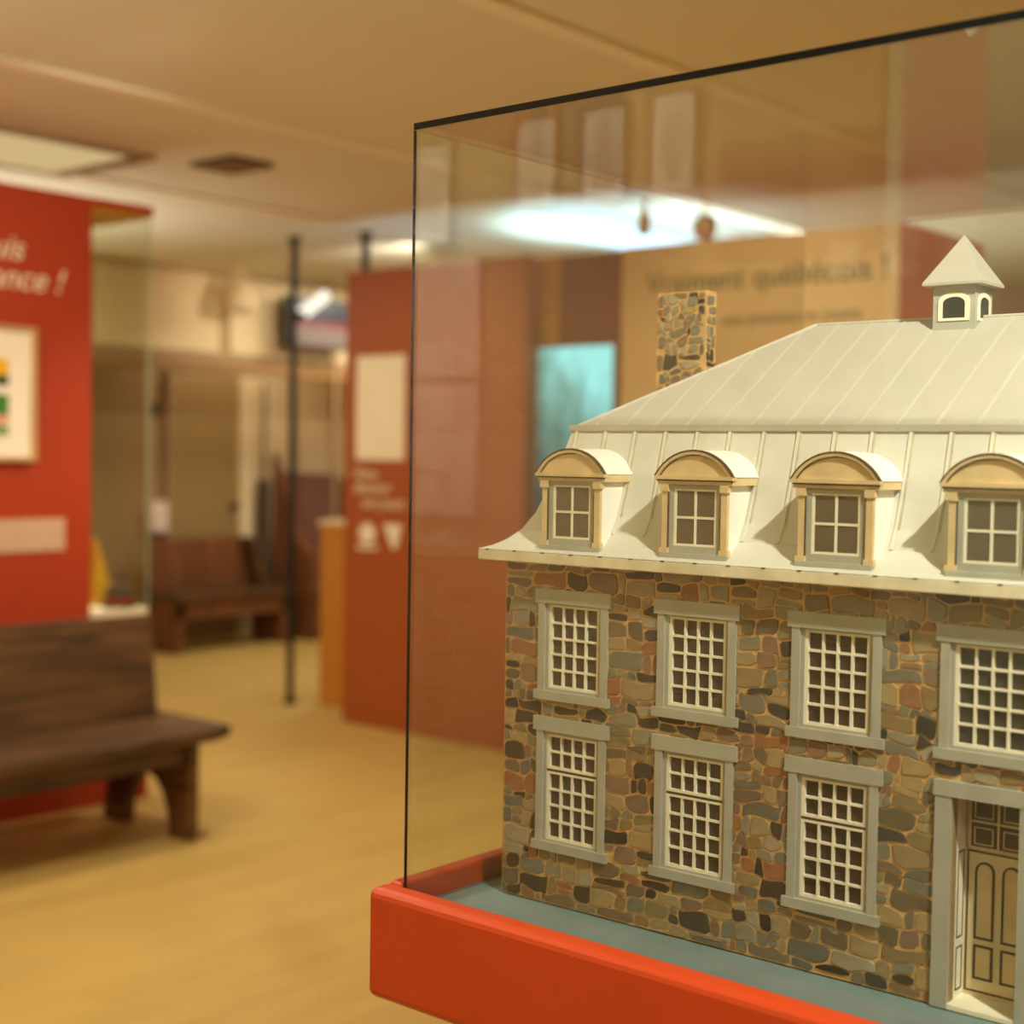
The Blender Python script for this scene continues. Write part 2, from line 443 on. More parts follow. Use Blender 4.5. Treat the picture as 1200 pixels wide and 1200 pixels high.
# ------------------------------------------------------------------ model house
K = 0.8893
HW, HD = 0.866, 0.5332
house = empty('model_house', (1.180, 1.014, ZD + 0.0014), math.atan2(-1.0, 0.023))
tag(house, 'miniature stone house with white mansard roof and dormers in the glass case', 'model house')
HB = lambda: MB(K)
COLS = [0.1025, 0.2705, 0.437, 0.598, 0.7635]
EAVE = 0.4046
holes = []
wins = []
for i, c in enumerate(COLS):
    wins.append((c, 'u')); holes.append((c - .042, c + .042, .2515, .3585))
    if i != 3:
        wins.append((c, 'l')); holes.append((c - .042, c + .042, .0725, .205))
DOOR = (0.5634, 0.6298, 0.0, 0.2076)
holes.append(DOOR)
# front wall with real openings
def wall_with_holes(b, w, h, holes, v0, v1):
    us = sorted({0, w, *[x for q in holes for x in q[:2]]}); zs = sorted({0, h, *[x for q in holes for x in q[2:]]})
    for i in range(len(us) - 1):
        j = 0
        while j < len(zs) - 1:
            def inside(jj):
                u, z = (us[i] + us[i + 1]) / 2, (zs[jj] + zs[jj + 1]) / 2
                return any(q[0] < u < q[1] and q[2] < z < q[3] for q in holes)
            if inside(j): j += 1; continue
            k = j
            while k < len(zs) - 1 and not inside(k): k += 1
            b.box(us[i], us[i + 1], v0, v1, zs[j], zs[k]); j = k
b = HB(); wall_with_holes(b, HW, EAVE, holes, 0, .012)
front = b.build('front_wall', M['mortar'], house)
b = HB(); b.box(.003, HW - .003, .003, HD - .003, -.0014, .0002); b.build('base_shadow_strip', M['line'], house)  # dark strip standing in for the contact shadow under the walls
front['label'] = 'stone facade with ochre mortar joints'
b = HB(); b.box(0, .012, .012, HD, 0, EAVE); left = b.build('left_wall', M['mortar'], house)
b = HB(); b.box(HW - .012, HW, .012, HD, 0, EAVE); right = b.build('right_wall', M['mortar'], house)
b = HB(); b.box(.012, HW - .012, HD - .012, HD, 0, EAVE); b.build('back_wall', M['mortar'], house)
# irregular rubble stones: clipped cells of a jittered, wide point set
def clip(poly, nx, ny, d):
    out = []
    for i in range(len(poly)):
        p, q = poly[i], poly[(i + 1) % len(poly)]
        a, c = nx * p[0] + ny * p[1] - d, nx * q[0] + ny * q[1] - d
        if a <= 0: out.append(p)
        if (a < 0) != (c < 0) and abs(a - c) > 1e-12:
            t = a / (a - c); out.append((p[0] + t * (q[0] - p[0]), p[1] + t * (q[1] - p[1])))
    return out
def rubble(w, h, seed, holes, cell=(0.0238, 0.0152), gap=0.0010, jz=.30):
    """random-coursed rubble: rows of uneven height, joints and beds jittered, some stones split"""
    rng = random.Random(seed)
    rows, z = [], -.004
    while z < h: rows.append(z); z += cell[1] * rng.choice((.62, .8, .95, 1.1, 1.3))
    rows.append(z)
    joints = []
    for r in range(len(rows) - 1):
        hh = rows[r + 1] - rows[r]; us = [-.004 - rng.random() * cell[0]]
        while us[-1] < w + .004: us.append(us[-1] + max(.45 * hh, cell[0] * rng.choice((.4, .55, .7, .85, 1.0, 1.2, 1.5, 1.8)) * (1.15 if hh > cell[1] else .9)))
        joints.append(us)
    bed = []
    for r in range(len(rows)):   # vertices on each bed: (u, z, from which row)
        hh = cell[1]; vs = []
        for row in (r - 1, r):
            if 0 <= row < len(joints):
                for k, u in enumerate(joints[row]): vs.append((u + rng.uniform(-.13, .13) * cell[0], rows[r] + rng.uniform(-jz, jz) * hh, row, k))
        vs.sort(); bed.append(vs)
    polys = []
    for r in range(len(joints)):
        def idx(b, k): return next(i for i, q in enumerate(bed[b]) if q[2] == r and q[3] == k)
        for k in range(len(joints[r]) - 1):
            lo = bed[r][idx(r, k):idx(r, k + 1) + 1]; hi = bed[r + 1][idx(r + 1, k):idx(r + 1, k + 1) + 1]
            poly = [(q[0], q[1]) for q in lo] + [(q[0], q[1]) for q in hi[::-1]]
            if rng.random() < .16 and rows[r + 1] - rows[r] > .016:
                t0, t1 = rng.uniform(.4, .6), rng.uniform(.4, .6)
                a = (lo[0][0] * (1 - t0) + hi[0][0] * t0, lo[0][1] * (1 - t0) + hi[0][1] * t0); c = (lo[-1][0] * (1 - t1) + hi[-1][0] * t1, lo[-1][1] * (1 - t1) + hi[-1][1] * t1)
                polys += [[(q[0], q[1]) for q in lo] + [c, a], [a, c] + [(q[0], q[1]) for q in hi[::-1]]]
            else: polys.append(poly)
    res = []
    for poly in polys:
        for nx, nz, dd in ((-1, 0, -.0006), (1, 0, w - .0006), (0, -1, -.0006), (0, 1, h - .0006)):
            poly = clip(poly, nx, nz, dd)
            if len(poly) < 3: break
        if len(poly) < 3: continue
        for q in holes:
            us = [p[0] for p in poly]; zs = [p[1] for p in poly]
            if max(us) <= q[0] or min(us) >= q[1] or max(zs) <= q[2] or min(zs) >= q[3]: continue
            cu, cz = sum(us) / len(us), sum(zs) / len(zs)
            opts = [(q[0] - cu, (1, 0, q[0])), (cu - q[1], (-1, 0, -q[1])), (q[2] - cz, (0, 1, q[2])), (cz - q[3], (0, -1, -q[3]))]
            poly = clip(poly, *max(opts)[1])
            if len(poly) < 3: break
        if len(poly) < 3: continue
        cu, cz = sum(p[0] for p in poly) / len(poly), sum(p[1] for p in poly) / len(poly)
        g = gap * rng.uniform(.75, 1.35)
        hu, hz = max(p[0] for p in poly) - cu, max(p[1] for p in poly) - cz
        if hu < 2.2 * g or hz < 2.2 * g: continue
        poly = [(cu + (p[0] - cu) * (1 - g / hu), cz + (p[1] - cz) * (1 - g / hz)) for p in poly]
        ar = abs(sum(poly[k][0] * poly[(k + 1) % len(poly)][1] - poly[(k + 1) % len(poly)][0] * poly[k][1] for k in range(len(poly)))) / 2
        if ar < 2.2e-5: continue
        ch = []; f = rng.uniform(.14, .26)
        for k in range(len(poly)):
            p, q = poly[k], poly[(k + 1) % len(poly)]
            if math.hypot(p[0] - q[0], p[1] - q[1]) < .0008: continue
            ch += [(p[0] * (1 - f) + q[0] * f, p[1] * (1 - f) + q[1] * f), (p[0] * f + q[0] * (1 - f), p[1] * f + q[1] * (1 - f))]
        if len(ch) >= 4: res.append((ar, ch))
    return res
def shrink(poly, k):
    cu, cz = sum(p[0] for p in poly) / len(poly), sum(p[1] for p in poly) / len(poly)
    return [(cu + (p[0] - cu) * k, cz + (p[1] - cz) * k) for p in poly], (cu, cz)
cover = [(c - .045, c + .045, .2455, .369) for c in COLS] + [(c - .045, c + .045, .0665, .2175) for i, c in enumerate(COLS) if i != 3] + [(COLS[3] - .046, COLS[3] + .046, -1, .2175)]
stones = rubble(HW, EAVE, 11, cover)
stones.sort(key=lambda s: -s[0] if shrink(s[1], 1)[1][0] < .66 else 1)
nvis = sum(1 for s in stones if shrink(s[1], 1)[1][0] < .66)
small = HB()
for i, (ar, poly) in enumerate(stones):
    top, (cu, cz) = shrink(poly, .93)
    t = random.uniform(.0009, .0018)
    if i < 295 and i < nvis:
        s = HB(); s.prism([(p[0] - cu, p[1] - cz) for p in poly], .0002, -t, 'y', 0, [(p[0] - cu, p[1] - cz) for p in top])
        s.build('stone', M['stone'], front, (cu * K, 0, cz * K))
    else:
        small.prism(poly, .0002, -t, 'y', 0, top)
o = small.build('small_stones', M['stone_i'], front); o['kind'] = 'stuff'
for wl, x, sg, sd in ((left, 0, -1, 21), (right, HW, 1, 22)):
    s = HB()
    for ar, poly in rubble(HD, EAVE, sd, []):
        top, _ = shrink(poly, .93)
        s.prism(poly, x - sg * .0002, x + sg * .0013, 'x', 0, top)
    o = s.build('wall_stones', M['stone_i'], wl); o['kind'] = 'stuff'
# facade windows
PW = 0.0363
def mesh_box(name, mats, *a):
    p = HB(); p.box(*a); return p.mesh(name, mats)
def facade_window(c, kind):
    z0, z1, s0, s1 = (.2568, .3553, .243, .3738) if kind == 'u' else (.0769, .2018, .0639, .2223)
    p = HB()  # inner grey casing that lines the opening
    for a in ((-.042, -PW, z0 - .006, z1 + .006), (PW, .042, z0 - .006, z1 + .006), (-PW, PW, z0 - .006, z0), (-PW, PW, z1, z1 + .006)):
        p.box(c + a[0], c + a[1], -.0006, .011, a[2], a[3])
    w = p.build('window', M['grey'], house)
    p = HB(); p.box(c - .0545, c + .0545, -.0046, 0, s1 - .0165, s1); p.build('lintel_board', M['grey'], w)
    p = HB(); p.box(c - .0545, c + .0545, -.0056, 0, s0, s0 + .0105); p.build('sill_board', M['grey'], w)
    for sg in (-1, 1):
        x = sorted((c + sg * .0405, c + sg * .0500)); p = HB(); p.box(x[0], x[1], -.0036, 0, s0 + .0105, s1 - .0165); p.build('jamb_board', M['grey'], w)
    def sash(za, zb, rows, cols=4):
        q = HB(); f = .0036; t = .0013
        q.box(c - PW, c - PW + f, .0005, .005, za, zb); q.box(c + PW - f, c + PW, .0005, .005, za, zb)
        q.box(c - PW + f, c + PW - f, .0005, .005, za, za + f * .8); q.box(c - PW + f, c + PW - f, .0005, .005, zb - f * .8, zb)
        dx = (2 * PW - 2 * f) / cols; dz = (zb - za - 1.6 * f) / rows
        for k in range(1, cols): q.box(c - PW + f + k * dx - t, c - PW + f + k * dx + t, .001, .0045, za + f * .8, zb - f * .8)
        for k in range(1, rows): q.box(c - PW + f, c + PW - f, .0013, .0042, za + f * .8 + k * dz - t, za + f * .8 + k * dz + t)
        q.build('sash', M['sash'], w)
        me = mesh_box('pane', M['pane'], -dx / 2 + .0003, dx / 2 - .0003, .0046, .0056, -dz / 2 + .0003, dz / 2 - .0003)
        for i in range(cols):
            for j in range(rows):
                place('pane', me, w, ((c - PW + f + (i + .5) * dx) * K, 0, (za + f * .8 + (j + .5) * dz) * K))
    if kind == 'u': sash(z0, z1, 5)
    else:
        zm = z1 - .0425
        sash(z0, zm - .0014, 4); sash(zm + .0014, z1, 2)
        q = HB(); q.box(c - PW, c + PW, .0004, .006, zm - .0014, zm + .0014); q.build('meeting_rail', M['line'], w)
for c, kd in wins: facade_window(c, kd)
# entrance
du0, du1, _, dz1 = DOOR
ent = HB()
ent.box(du0 - .0165, du0, -.005, .012, 0, .2076); ent.box(du1, du1 + .0165, -.005, .012, 0, .2076)
ent.box(du0 - .018, du1 + .018, -.006, 0, .2076, .2228)
ent = ent.build('door_surround', M['grey'], house)
DV = .036
for sg, x in ((1, du0), (-1, du1)):
    p = HB(); xs = sorted((x, x - sg * .006)); p.box(xs[0], xs[1], .012, DV + .004, 0, .2076)
    # raised reveal panels
    for za, zb in ((.012, .055), (.064, .15)):
        for q in ((za, za + .0012), (zb - .0012, zb)):
            xx = sorted((x, x + sg * .0006)); p.box(xx[0], xx[1], .016, .031, q[0], q[1], 1)
        for q in ((.016, .0172), (.0298, .031)):
            xx = sorted((x, x + sg * .0006)); p.box(xx[0], xx[1], q[0], q[1], za, zb, 1)
    p.build('reveal', [M['sash'], M['line']], ent)
p = HB(); p.box(du0, du1, .012, DV + .004, .2076, .212); p.build('reveal_top', M['door'], ent)
p = HB(); p.box(du0, du1, -.004, DV, -.0001, .0045); p.build('doorstep', M['sash'], ent)
p = HB(); p.box(du0, du1, DV, DV + .004, .0045, .2076); dl = p.build('door', M['door'], house)
dc = (du0 + du1) / 2
def ring(b, outer, inner, v0, v1, mi=0):
    n = len(outer)
    vs = [(p[0], v0, p[1]) for p in outer] + [(p[0], v0, p[1]) for p in inner] + [(p[0], v1, p[1]) for p in outer] + [(p[0], v1, p[1]) for p in inner]
    fs = []
    for i in range(n):
        j = (i + 1) % n
        fs += [(i, j, n + j, n + i), (2 * n + i, 2 * n + j, 3 * n + j, 3 * n + i), (i, j, 2 * n + j, 2 * n + i), (n + i, n + j, 3 * n + j, 3 * n + i)]
    b.add(vs, fs, mi)
def arch_outline(cx, w, z0, z1, n=8):
    r = w / 2
    return [(cx - r, z0), (cx + r, z0)] + [(cx + r * math.cos(math.pi * k / n), z1 - r + r * math.sin(math.pi * k / n)) for k in range(n + 1)]
def rect_outline(cx, w, z0, z1): return [(cx - w / 2, z0), (cx + w / 2, z0), (cx + w / 2, z1), (cx - w / 2, z1)]
for sg in (-1, 1):
    cx = dc + sg * .0135
    p = HB(); ring(p, arch_outline(cx, .0195, .062, .139), arch_outline(cx, .0155, .064, .137), DV, DV - .0012); p.build('arched_moulding', M['line'], dl)
    p = HB(); p.prism(arch_outline(cx, .0145, .0645, .1365), DV, DV - .0008, 'y'); p.build('door_panel', M['tan'], dl)
    p = HB(); ring(p, rect_outline(cx, .0195, .022, .056), rect_outline(cx, .0155, .024, .054), DV, DV - .0012); p.build('square_moulding', M['line'], dl)
    p = HB(); p.box(cx - .0072, cx + .0072, DV - .0008, DV, .0245, .0535); p.build('door_panel', M['tan'], dl)
p = HB(); ring(p, rect_outline(dc, .0625, .009, .149), rect_outline(dc, .0598, .0105, .1475), DV, DV - .0009); p.build('door_outline', M['line'], dl)
p = HB(); p.box(du0 + .004, du1 - .004, DV - .003, DV, .152, .2065, 0)
fan = p.build('fanlight', M['line'], dl)
fb = HB()
for x in (du0 + .004, dc - .001, du1 - .006): fb.box(x, x + .002, DV - .0045, DV - .003, .152, .2065)
for z in (.152, .178, .2045): fb.box(du0 + .004, du1 - .004, DV - .0045, DV - .003, z, z + .002)
for cx in (dc - .0145, dc + .0145):
    for cz in (.165, .191): ring(fb, rect_outline(cx, .019, cz - .0085, cz + .0085), rect_outline(cx, .017, cz - .0075, cz + .0075), DV - .0045, DV - .003)
o = fb.build('fanlight_bars', M['tan'], dl)
# eave slab and mansard roof
EO = 0.0248
b = HB(); b.box(-EO, HW + EO, -EO, HD + EO, EAVE, .4175)
eave = b.build('eave', M['eave'], house, bevel=.0012)
PROF = [(-EO, .4178), (-.012, .4222), (0, .4295), (.012, .441), (.024, .4615), (.034, .489), (.045, .526), (.0556, .5645)]
def prof_z(v):
    for (a, za), (c, zc) in zip(PROF, PROF[1:]):
        if v <= c: return za + (zc - za) * (v - a) / (c - a)
    return PROF[-1][1]
b = HB()
vs, fs = [], []
for t, z in PROF: vs += [(t, t, z), (HW - t, t, z), (HW - t, HD - t, z), (t, HD - t, z)]
for k in range(len(PROF) - 1):
    for i in range(4): fs.append((4 * k + i, 4 * k + (i + 1) % 4, 4 * k + 4 + (i + 1) % 4, 4 * k + 4 + i))
b.add(vs, fs)
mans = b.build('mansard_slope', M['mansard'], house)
BR, ZBR, ZRG = .0556, .5645, .6957
b = HB(); h2 = HD / 2
b.add([(BR, BR, ZBR), (HW - BR, BR, ZBR), (HW - BR, HD - BR, ZBR), (BR, HD - BR, ZBR), (h2, h2, ZRG), (HW - h2, h2, ZRG)],
      [(0, 1, 5, 4), (1, 2, 5), (2, 3, 4, 5), (3, 0, 4)])
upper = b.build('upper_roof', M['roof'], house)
b = HB()
for z0_, z1_, of in ((ZBR - .0035, ZBR + .0035, .0035), (ZBR - .0075, ZBR - .0035, .0018)):
    b.box(BR - of, HW - BR + of, BR - of, BR + .002, z0_, z1_); b.box(BR - of, HW - BR + of, HD - BR - .002, HD - BR + of, z0_, z1_)
    b.box(BR - of, BR + .002, BR, HD - BR, z0_, z1_); b.box(HW - BR - .002, HW - BR + of, BR, HD - BR, z0_, z1_)
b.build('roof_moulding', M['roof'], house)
# standing seams on the mansard: strip that follows the bell-cast profile
def batten(u, w, t, mi_mat, parent, name, k0=3):
    b = HB(); vs = []
    for v, z in PROF[k0:]:
        vs += [(u - w, v + .0006, z - .0006), (u + w, v + .0006, z - .0006), (u + w, v - t, z + t * .6), (u - w, v - t, z + t * .6)]
    n = len(PROF) - k0; fs = [(0, 1, 2, 3), (4 * n - 4, 4 * n - 3, 4 * n - 2, 4 * n - 1)]
    for k in range(n - 1):
        for i in range(4): fs.append((4 * k + i, 4 * k + (i + 1) % 4, 4 * k + 4 + (i + 1) % 4, 4 * k + 4 + i))
    b.add(vs, fs); return b.build(name, mi_mat, parent)
u = .062
while u < HW - .05:
    batten(u, .0017, .0016, M['roof3'], mans, 'batten'); batten(u + .0029, .0007, .0009, M['seam_dark'], mans, 'seam_line', 4); u += .0425
# eave nail heads
u = -.01; nb = 0
me = mesh_box('nail_head', M['line'], -.0022, .0022, -.0012, .0012, 0, .0012)
while u < .66: place('nail_head', me, eave, (u * K, (-EO + .0006) * K, .4168 * K)); u += .0415
# seams of the upper slope
u = .085
sl = (ZRG - ZBR) / (h2 - BR)
while u < HW - .07:
    vt = min(h2, u, HW - u) - .001
    b = HB(); w = .0016; t = .0008
    z0_, z1_ = ZBR, ZBR + sl * (vt - BR)
    b.add([(u - w, BR, z0_ - .0005), (u + w, BR, z0_ - .0005), (u + w, BR, z0_ + t), (u - w, BR, z0_ + t), (u - w, vt, z1_ - .0005), (u + w, vt, z1_ - .0005), (u + w, vt, z1_ + t), (u - w, vt, z1_ + t)],
          [(0, 1, 2, 3), (4, 5, 6, 7), (0, 1, 5, 4), (1, 2, 6, 5), (2, 3, 7, 6), (3, 0, 4, 7)])
    b.build('standing_seam', M['roof2'], upper); u += .0425
# hip rolls and ridge
b = HB()
for p0, p1 in (((BR, BR, ZBR), (h2, h2, ZRG)), ((HW - BR, BR, ZBR), (HW - h2, h2, ZRG)), ((BR, HD - BR, ZBR), (h2, h2, ZRG)), ((HW - BR, HD - BR, ZBR), (HW - h2, h2, ZRG)), ((h2, h2, ZRG), (HW - h2, h2, ZRG))):
    b.tube(p0, p1, .0022, n=8)
b.build('ridge_roll', M['roof2'], upper)
# dormers
def arc_pts(half, rise, z0, n=14):
    R = (half * half + rise * rise) / (2 * rise); a0 = math.asin(half / R)
    return [(R * math.sin(-a0 + 2 * a0 * k / n), z0 + R * math.cos(-a0 + 2 * a0 * k / n) - (R - rise)) for k in range(n + 1)]
def make_dormer(c):
    b = HB(); b.box(c - .041, c + .041, -.008, .05, .4225, .510)
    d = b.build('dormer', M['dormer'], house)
    # barrel roof
    out = arc_pts(.0495, .0285, .5105); inn = arc_pts(.0475, .0255, .5085)
    b = HB(); poly = [(c + p[0], p[1]) for p in out] + [(c + p[0], p[1]) for p in inn[::-1]]
    n = len(out)
    vs = [(p[0], -.0145, p[1]) for p in poly] + [(p[0], .0505, p[1]) for p in poly]; m = len(poly)
    fs = [(i, (i + 1) % m, m + (i + 1) % m, m + i) for i in range(m)]
    fs += [(i, i + 1, m - 2 - i, m - 1 - i) for i in range(n - 1)] + [(m + i, m + i + 1, 2 * m - 2 - i, 2 * m - 1 - i) for i in range(n - 1)]
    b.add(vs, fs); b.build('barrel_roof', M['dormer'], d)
    # curved pediment: tympanum, arched moulding and cornice
    t = [(c + p[0], p[1]) for p in arc_pts(.0462, .0245, .5085)]
    b = HB(); b.prism(t, -.0078, -.0125, 'y'); b.build('tympanum', M['tan'], d)
    for r0, r1, v, mt, nm in ((.0500, .0482, -.0165, 'line', 'arch_edge'), (.0482, .0445, -.0158, 'tan', 'arch_moulding'), (.0445, .0432, -.0135, 'line', 'arch_edge')):
        o_ = arc_pts(r0, .0285 + (r0 - .0495) * .8, .5105); i_ = arc_pts(r1, .0285 + (r1 - .0495) * .8, .5105)
        b = HB(); m = len(o_)
        vs = [(c + p[0], v, p[1]) for p in o_] + [(c + p[0], v, p[1]) for p in i_] + [(c + p[0], -.012, p[1]) for p in o_] + [(c + p[0], -.012, p[1]) for p in i_]
        fs = []
        for i in range(m - 1):
            fs += [(i, i + 1, m + i + 1, m + i), (2 * m + i, 2 * m + i + 1, 3 * m + i + 1, 3 * m + i), (i, i + 1, 2 * m + i + 1, 2 * m + i), (m + i, m + i + 1, 3 * m + i + 1, 3 * m + i)]
        fs += [(0, m, 3 * m, 2 * m), (m - 1, 2 * m - 1, 4 * m - 1, 3 * m - 1)]
        b.add(vs, fs); b.build(nm, M[mt], d)
    b = HB(); b.box(c - .0495, c + .0495, -.0168, -.0078, .5068, .5108, 0); b.box(c - .0475, c + .0475, -.015, -.0078, .5052, .5068, 1); b.box(c - .0455, c + .0455, -.0135, -.0078, .5015, .5052, 0)
    b.build('cornice', [M['tan'], M['line']], d)
    for sg in (-1, 1):   # side cornice under the barrel roof
        x = sorted((c + sg * .041, c + sg * .0478)); b = HB(); b.box(x[0], x[1], -.012, .046, .5015, .5095); b.build('side_cornice', M['tan'], d)
        x = sorted((c + sg * .0335, c + sg * .0412)); b = HB(); b.box(x[0], x[1], -.0125, -.0078, .4265, .5015, 0)
        x = sorted((c + sg * .0325, c + sg * .0435)); b.box(x[0], x[1], -.0142, -.0078, .4255, .432, 0); b.box(x[0], x[1], -.0142, -.0078, .4935, .5015, 0)
        xx = c + sg * .0332; b.box(xx - .0004, xx + .0004, -.0128, -.0078, .432, .4935, 1)
        b.build('pilaster', [M['tan'], M['line']], d)
    b = HB(); b.box(c - .0425, c + .0425, -.0152, -.0078, .4215, .4265); b.build('sill_board', M['grey'], d)
    b = HB(); ring(b, rect_outline(c, .066, .4265, .5015), rect_outline(c, .0535, .4345, .4965), -.0105, -.0075); b.build('casing', M['grey'], d)
    # 2 x 2 sash
    q = HB(); ring(q, rect_outline(c, .0535, .4345, .4965), rect_outline(c, .0480, .4370, .4945), -.0098, -.0075)
    q.box(c - .0014, c + .0014, -.0096, -.0075, .437, .4945); q.box(c - .024, c + .024, -.0095, -.0075, .4643, .4668)
    q.build('sash', M['sash'], d)
    me = mesh_box('pane', M['dpane'], -.0112, .0112, -.0086, -.0078, -.0136, .0136)
    for x in (c - .0127, c + .0127):
        for z in (.4505, .4807): place('pane', me, d, (x * K, 0, z * K))
for c in (.1038, .2705, .437, .597, .7635): make_dormer(c)
# cupola
cu, cv = .4505, h2
b = HB(); b.box(cu - .0248, cu + .0248, cv - .0248, cv + .0248, .655, .7305)
cup = b.build('cupola', M['grey'], house)
def arch_low(w, z0, z1, n=8):
    r = w / 2; h = r * .55
    return [(-r, z0), (r, z0)] + [(r * math.cos(math.pi * k / n), z1 - h + h * math.sin(math.pi * k / n)) for k in range(n + 1)]
for k in range(4):
    a = k * math.pi / 2
    for nm, mt, off, pl in (('opening_frame', 'sash', .0256, None), ('opening', 'black', .0252, arch_low(.0262, .6935, .7175))):
        b = HB()
        if pl is None: ring(b, arch_low(.0365, .6905, .7225), arch_low(.0262, .6935, .7175), -.024, -off - .0006)
        else: b.prism(pl, -.024, -off, 'y')
        o = b.build(nm, M[mt], cup, (cu * K, cv * K, 0)); o.rotation_euler = (0, 0, a)
b = HB(); e = .0345
b.add([(cu - e, cv - e, .7305), (cu + e, cv - e, .7305), (cu + e, cv + e, .7305), (cu - e, cv + e, .7305), (cu - e, cv - e, .7335), (cu + e, cv - e, .7335), (cu + e, cv + e, .7335), (cu - e, cv + e, .7335), (cu, cv, .7905)],
      [(3, 2, 1, 0), (0, 1, 5, 4), (1, 2, 6, 5), (2, 3, 7, 6), (3, 0, 4, 7), (4, 5, 8), (5, 6, 8), (6, 7, 8), (7, 4, 8)])
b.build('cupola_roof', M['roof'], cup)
# chimney of rubble on the left end of the roof
c0, c1, d0, d1, ztop = .052, .126, .238, .262, .744
b = HB(); b.box(c0, c1, d0, d1, .50, ztop)
chim = b.build('chimney', M['mortar'], house)
for ar, poly in rubble(c1 - c0, ztop - .56, 31, [], (.0165, .0142), .0014, .4):
    top, (pu, pz) = shrink(poly, .9)
    s = HB(); s.prism([(p[0] - pu, p[1] - pz) for p in poly], .0002, -.0014, 'y', 0, [(p[0] - pu, p[1] - pz) for p in top])
    s.build('stone', M['stone'], chim, ((c0 + pu) * K, d0 * K, (.56 + pz) * K))
s = HB()
for ar, poly in rubble(d1 - d0, ztop - .56, 32, [], (.0165, .0142), .0014, .4):
    q = [(p[0] + d0, p[1] + .56) for p in poly]; top, _ = shrink(q, .9)
    s.prism(q, c1 - .0002, c1 + .0014, 'x', 0, top); s.prism(q, c0 + .0002, c0 - .0014, 'x', 0, top)
o = s.build('side_stones', M['stone_i'], chim); o['kind'] = 'stuff'
# ------------------------------------------------------------------ red display wall on the left with its glass vitrine
rw = empty('red_display_wall', (2.99, 4.55, 0))
tag(rw, 'tall red display wall with white lettering behind the wooden bench', 'display wall')
b = MB(); b.box(-1.9, 0, 0, .5, 0, 2.2); b.build('panel', M['red'], rw)
b = MB(); b.box(0, .26, -.002, .5, 2.165, 2.2, 0); b.box(0, .255, .004, .49, 2.158, 2.165, 1); b.build('header', [M['red'], paint('yellow_soffit', (226, 176, 24), 0.6)], rw)
b = MB(); b.box(0, .25, 0, .5, 0, .69); b.build('base', M['red'], rw)
b = MB(); b.box(.002, .25, .002, .5, .69, .712); b.build('shelf', M['white'], rw)
for nm, a in (('front_pane', (.0, .25, .0, .005)), ('side_pane', (.245, .25, .005, .5))):
    p = MB(); p.box(a[0], a[1], a[2], a[3], .712, 2.158)
    big = (2, 4) if nm == 'front_pane' else (3, 5)
    p.m = [0 if i in big else 1 for i in range(6)]
    p.build(nm, [glass('vitrine_glass', (.965, .985, .945)), paint('vitrine_edge', (190, 215, 185), .3)], rw)
rf = (math.pi / 2, 0, 0)
text('lettering', 'Je suis', .118, M['white'], rw, (-.275, -.003, 1.945), rf, .3, 'RIGHT')
text('lettering', 'en chance !', .118, M['white'], rw, (-.122, -.003, 1.845), rf, .3, 'RIGHT')
# things in the vitrine
ys = paint('yellow_cloth', (214, 160, 40), .9, .15, 12)
b = MB(); b.prism([(-.105, 0), (.02, 0), (.0, .05), (-.03, .1), (-.06, .2), (-.085, .26), (-.1, .14)], -.03, .03, 'y')
o = b.build('yellow_drape', ys, None, (3.205, 4.735, .712), bevel=.012); tag(o, 'peaked yellow cloth drape in the glass vitrine of the red wall', 'cloth')
t = empty('toy_hat', (3.165, 4.628, .712)); tag(t, 'round dark brown hat with red band in the glass vitrine', 'hat')
b = MB(); b.lathe((0, 0, 0), [(.062, 0), (.064, .008), (.048, .012)], 24); b.build('brim', paint('dark_felt', (58, 42, 28), .9), t, smooth=True)
b = MB(); b.lathe((0, 0, 0), [(.048, .012), (.05, .045), (.04, .075), (.016, .088)], 24); b.build('crown', paint('dark_felt_crown', (64, 46, 30), .9), t, smooth=True)
b = MB(); b.lathe((0, 0, 0), [(.0505, .012), (.052, .03), (.051, .034)], 24); b.build('band', paint('red_ribbon', (150, 40, 26), .8), t, smooth=True)
# framed print
pf = empty('framed_print', (2.55, 4.55, 1.256)); tag(pf, 'white framed colour print hung on the red wall', 'picture')
b = MB()
for a in ((-.205, .205, 0, .014), (-.205, .205, .444, .458), (-.205, -.19, .014, .444), (.19, .205, .014, .444)): b.box(a[0], a[1], -.03, 0, a[2], a[3])
b.build('frame', paint('pale_wood_frame', (196, 160, 104), .5), pf)
b = MB(); b.box(-.19, .19, -.016, 0, .014, .444); b.build('mat', paint('print_mat', (244, 230, 206), .8, .02), pf)
for z0_, z1_, cl, nm in ((.29, .345, (228, 176, 30), 'print_band'), (.255, .29, (50, 74, 34), 'print_band'), (.155, .225, (66, 128, 48), 'print_band'), (.125, .155, (222, 150, 130), 'print_band'), (.085, .12, (120, 150, 70), 'print_band')):
    b = MB(); b.box(-.105, .105, -.018, -.016, z0_, z1_); b.build(nm, paint('print_ink', cl, .8), pf)
b = MB(); b.box(2.5, 2.882, 4.544, 4.55, .94, 1.054); tag(b.build('caption_card', paint('caption_card', (198, 162, 128), .8, .04)), 'pale blank caption card below the framed print', 'label')
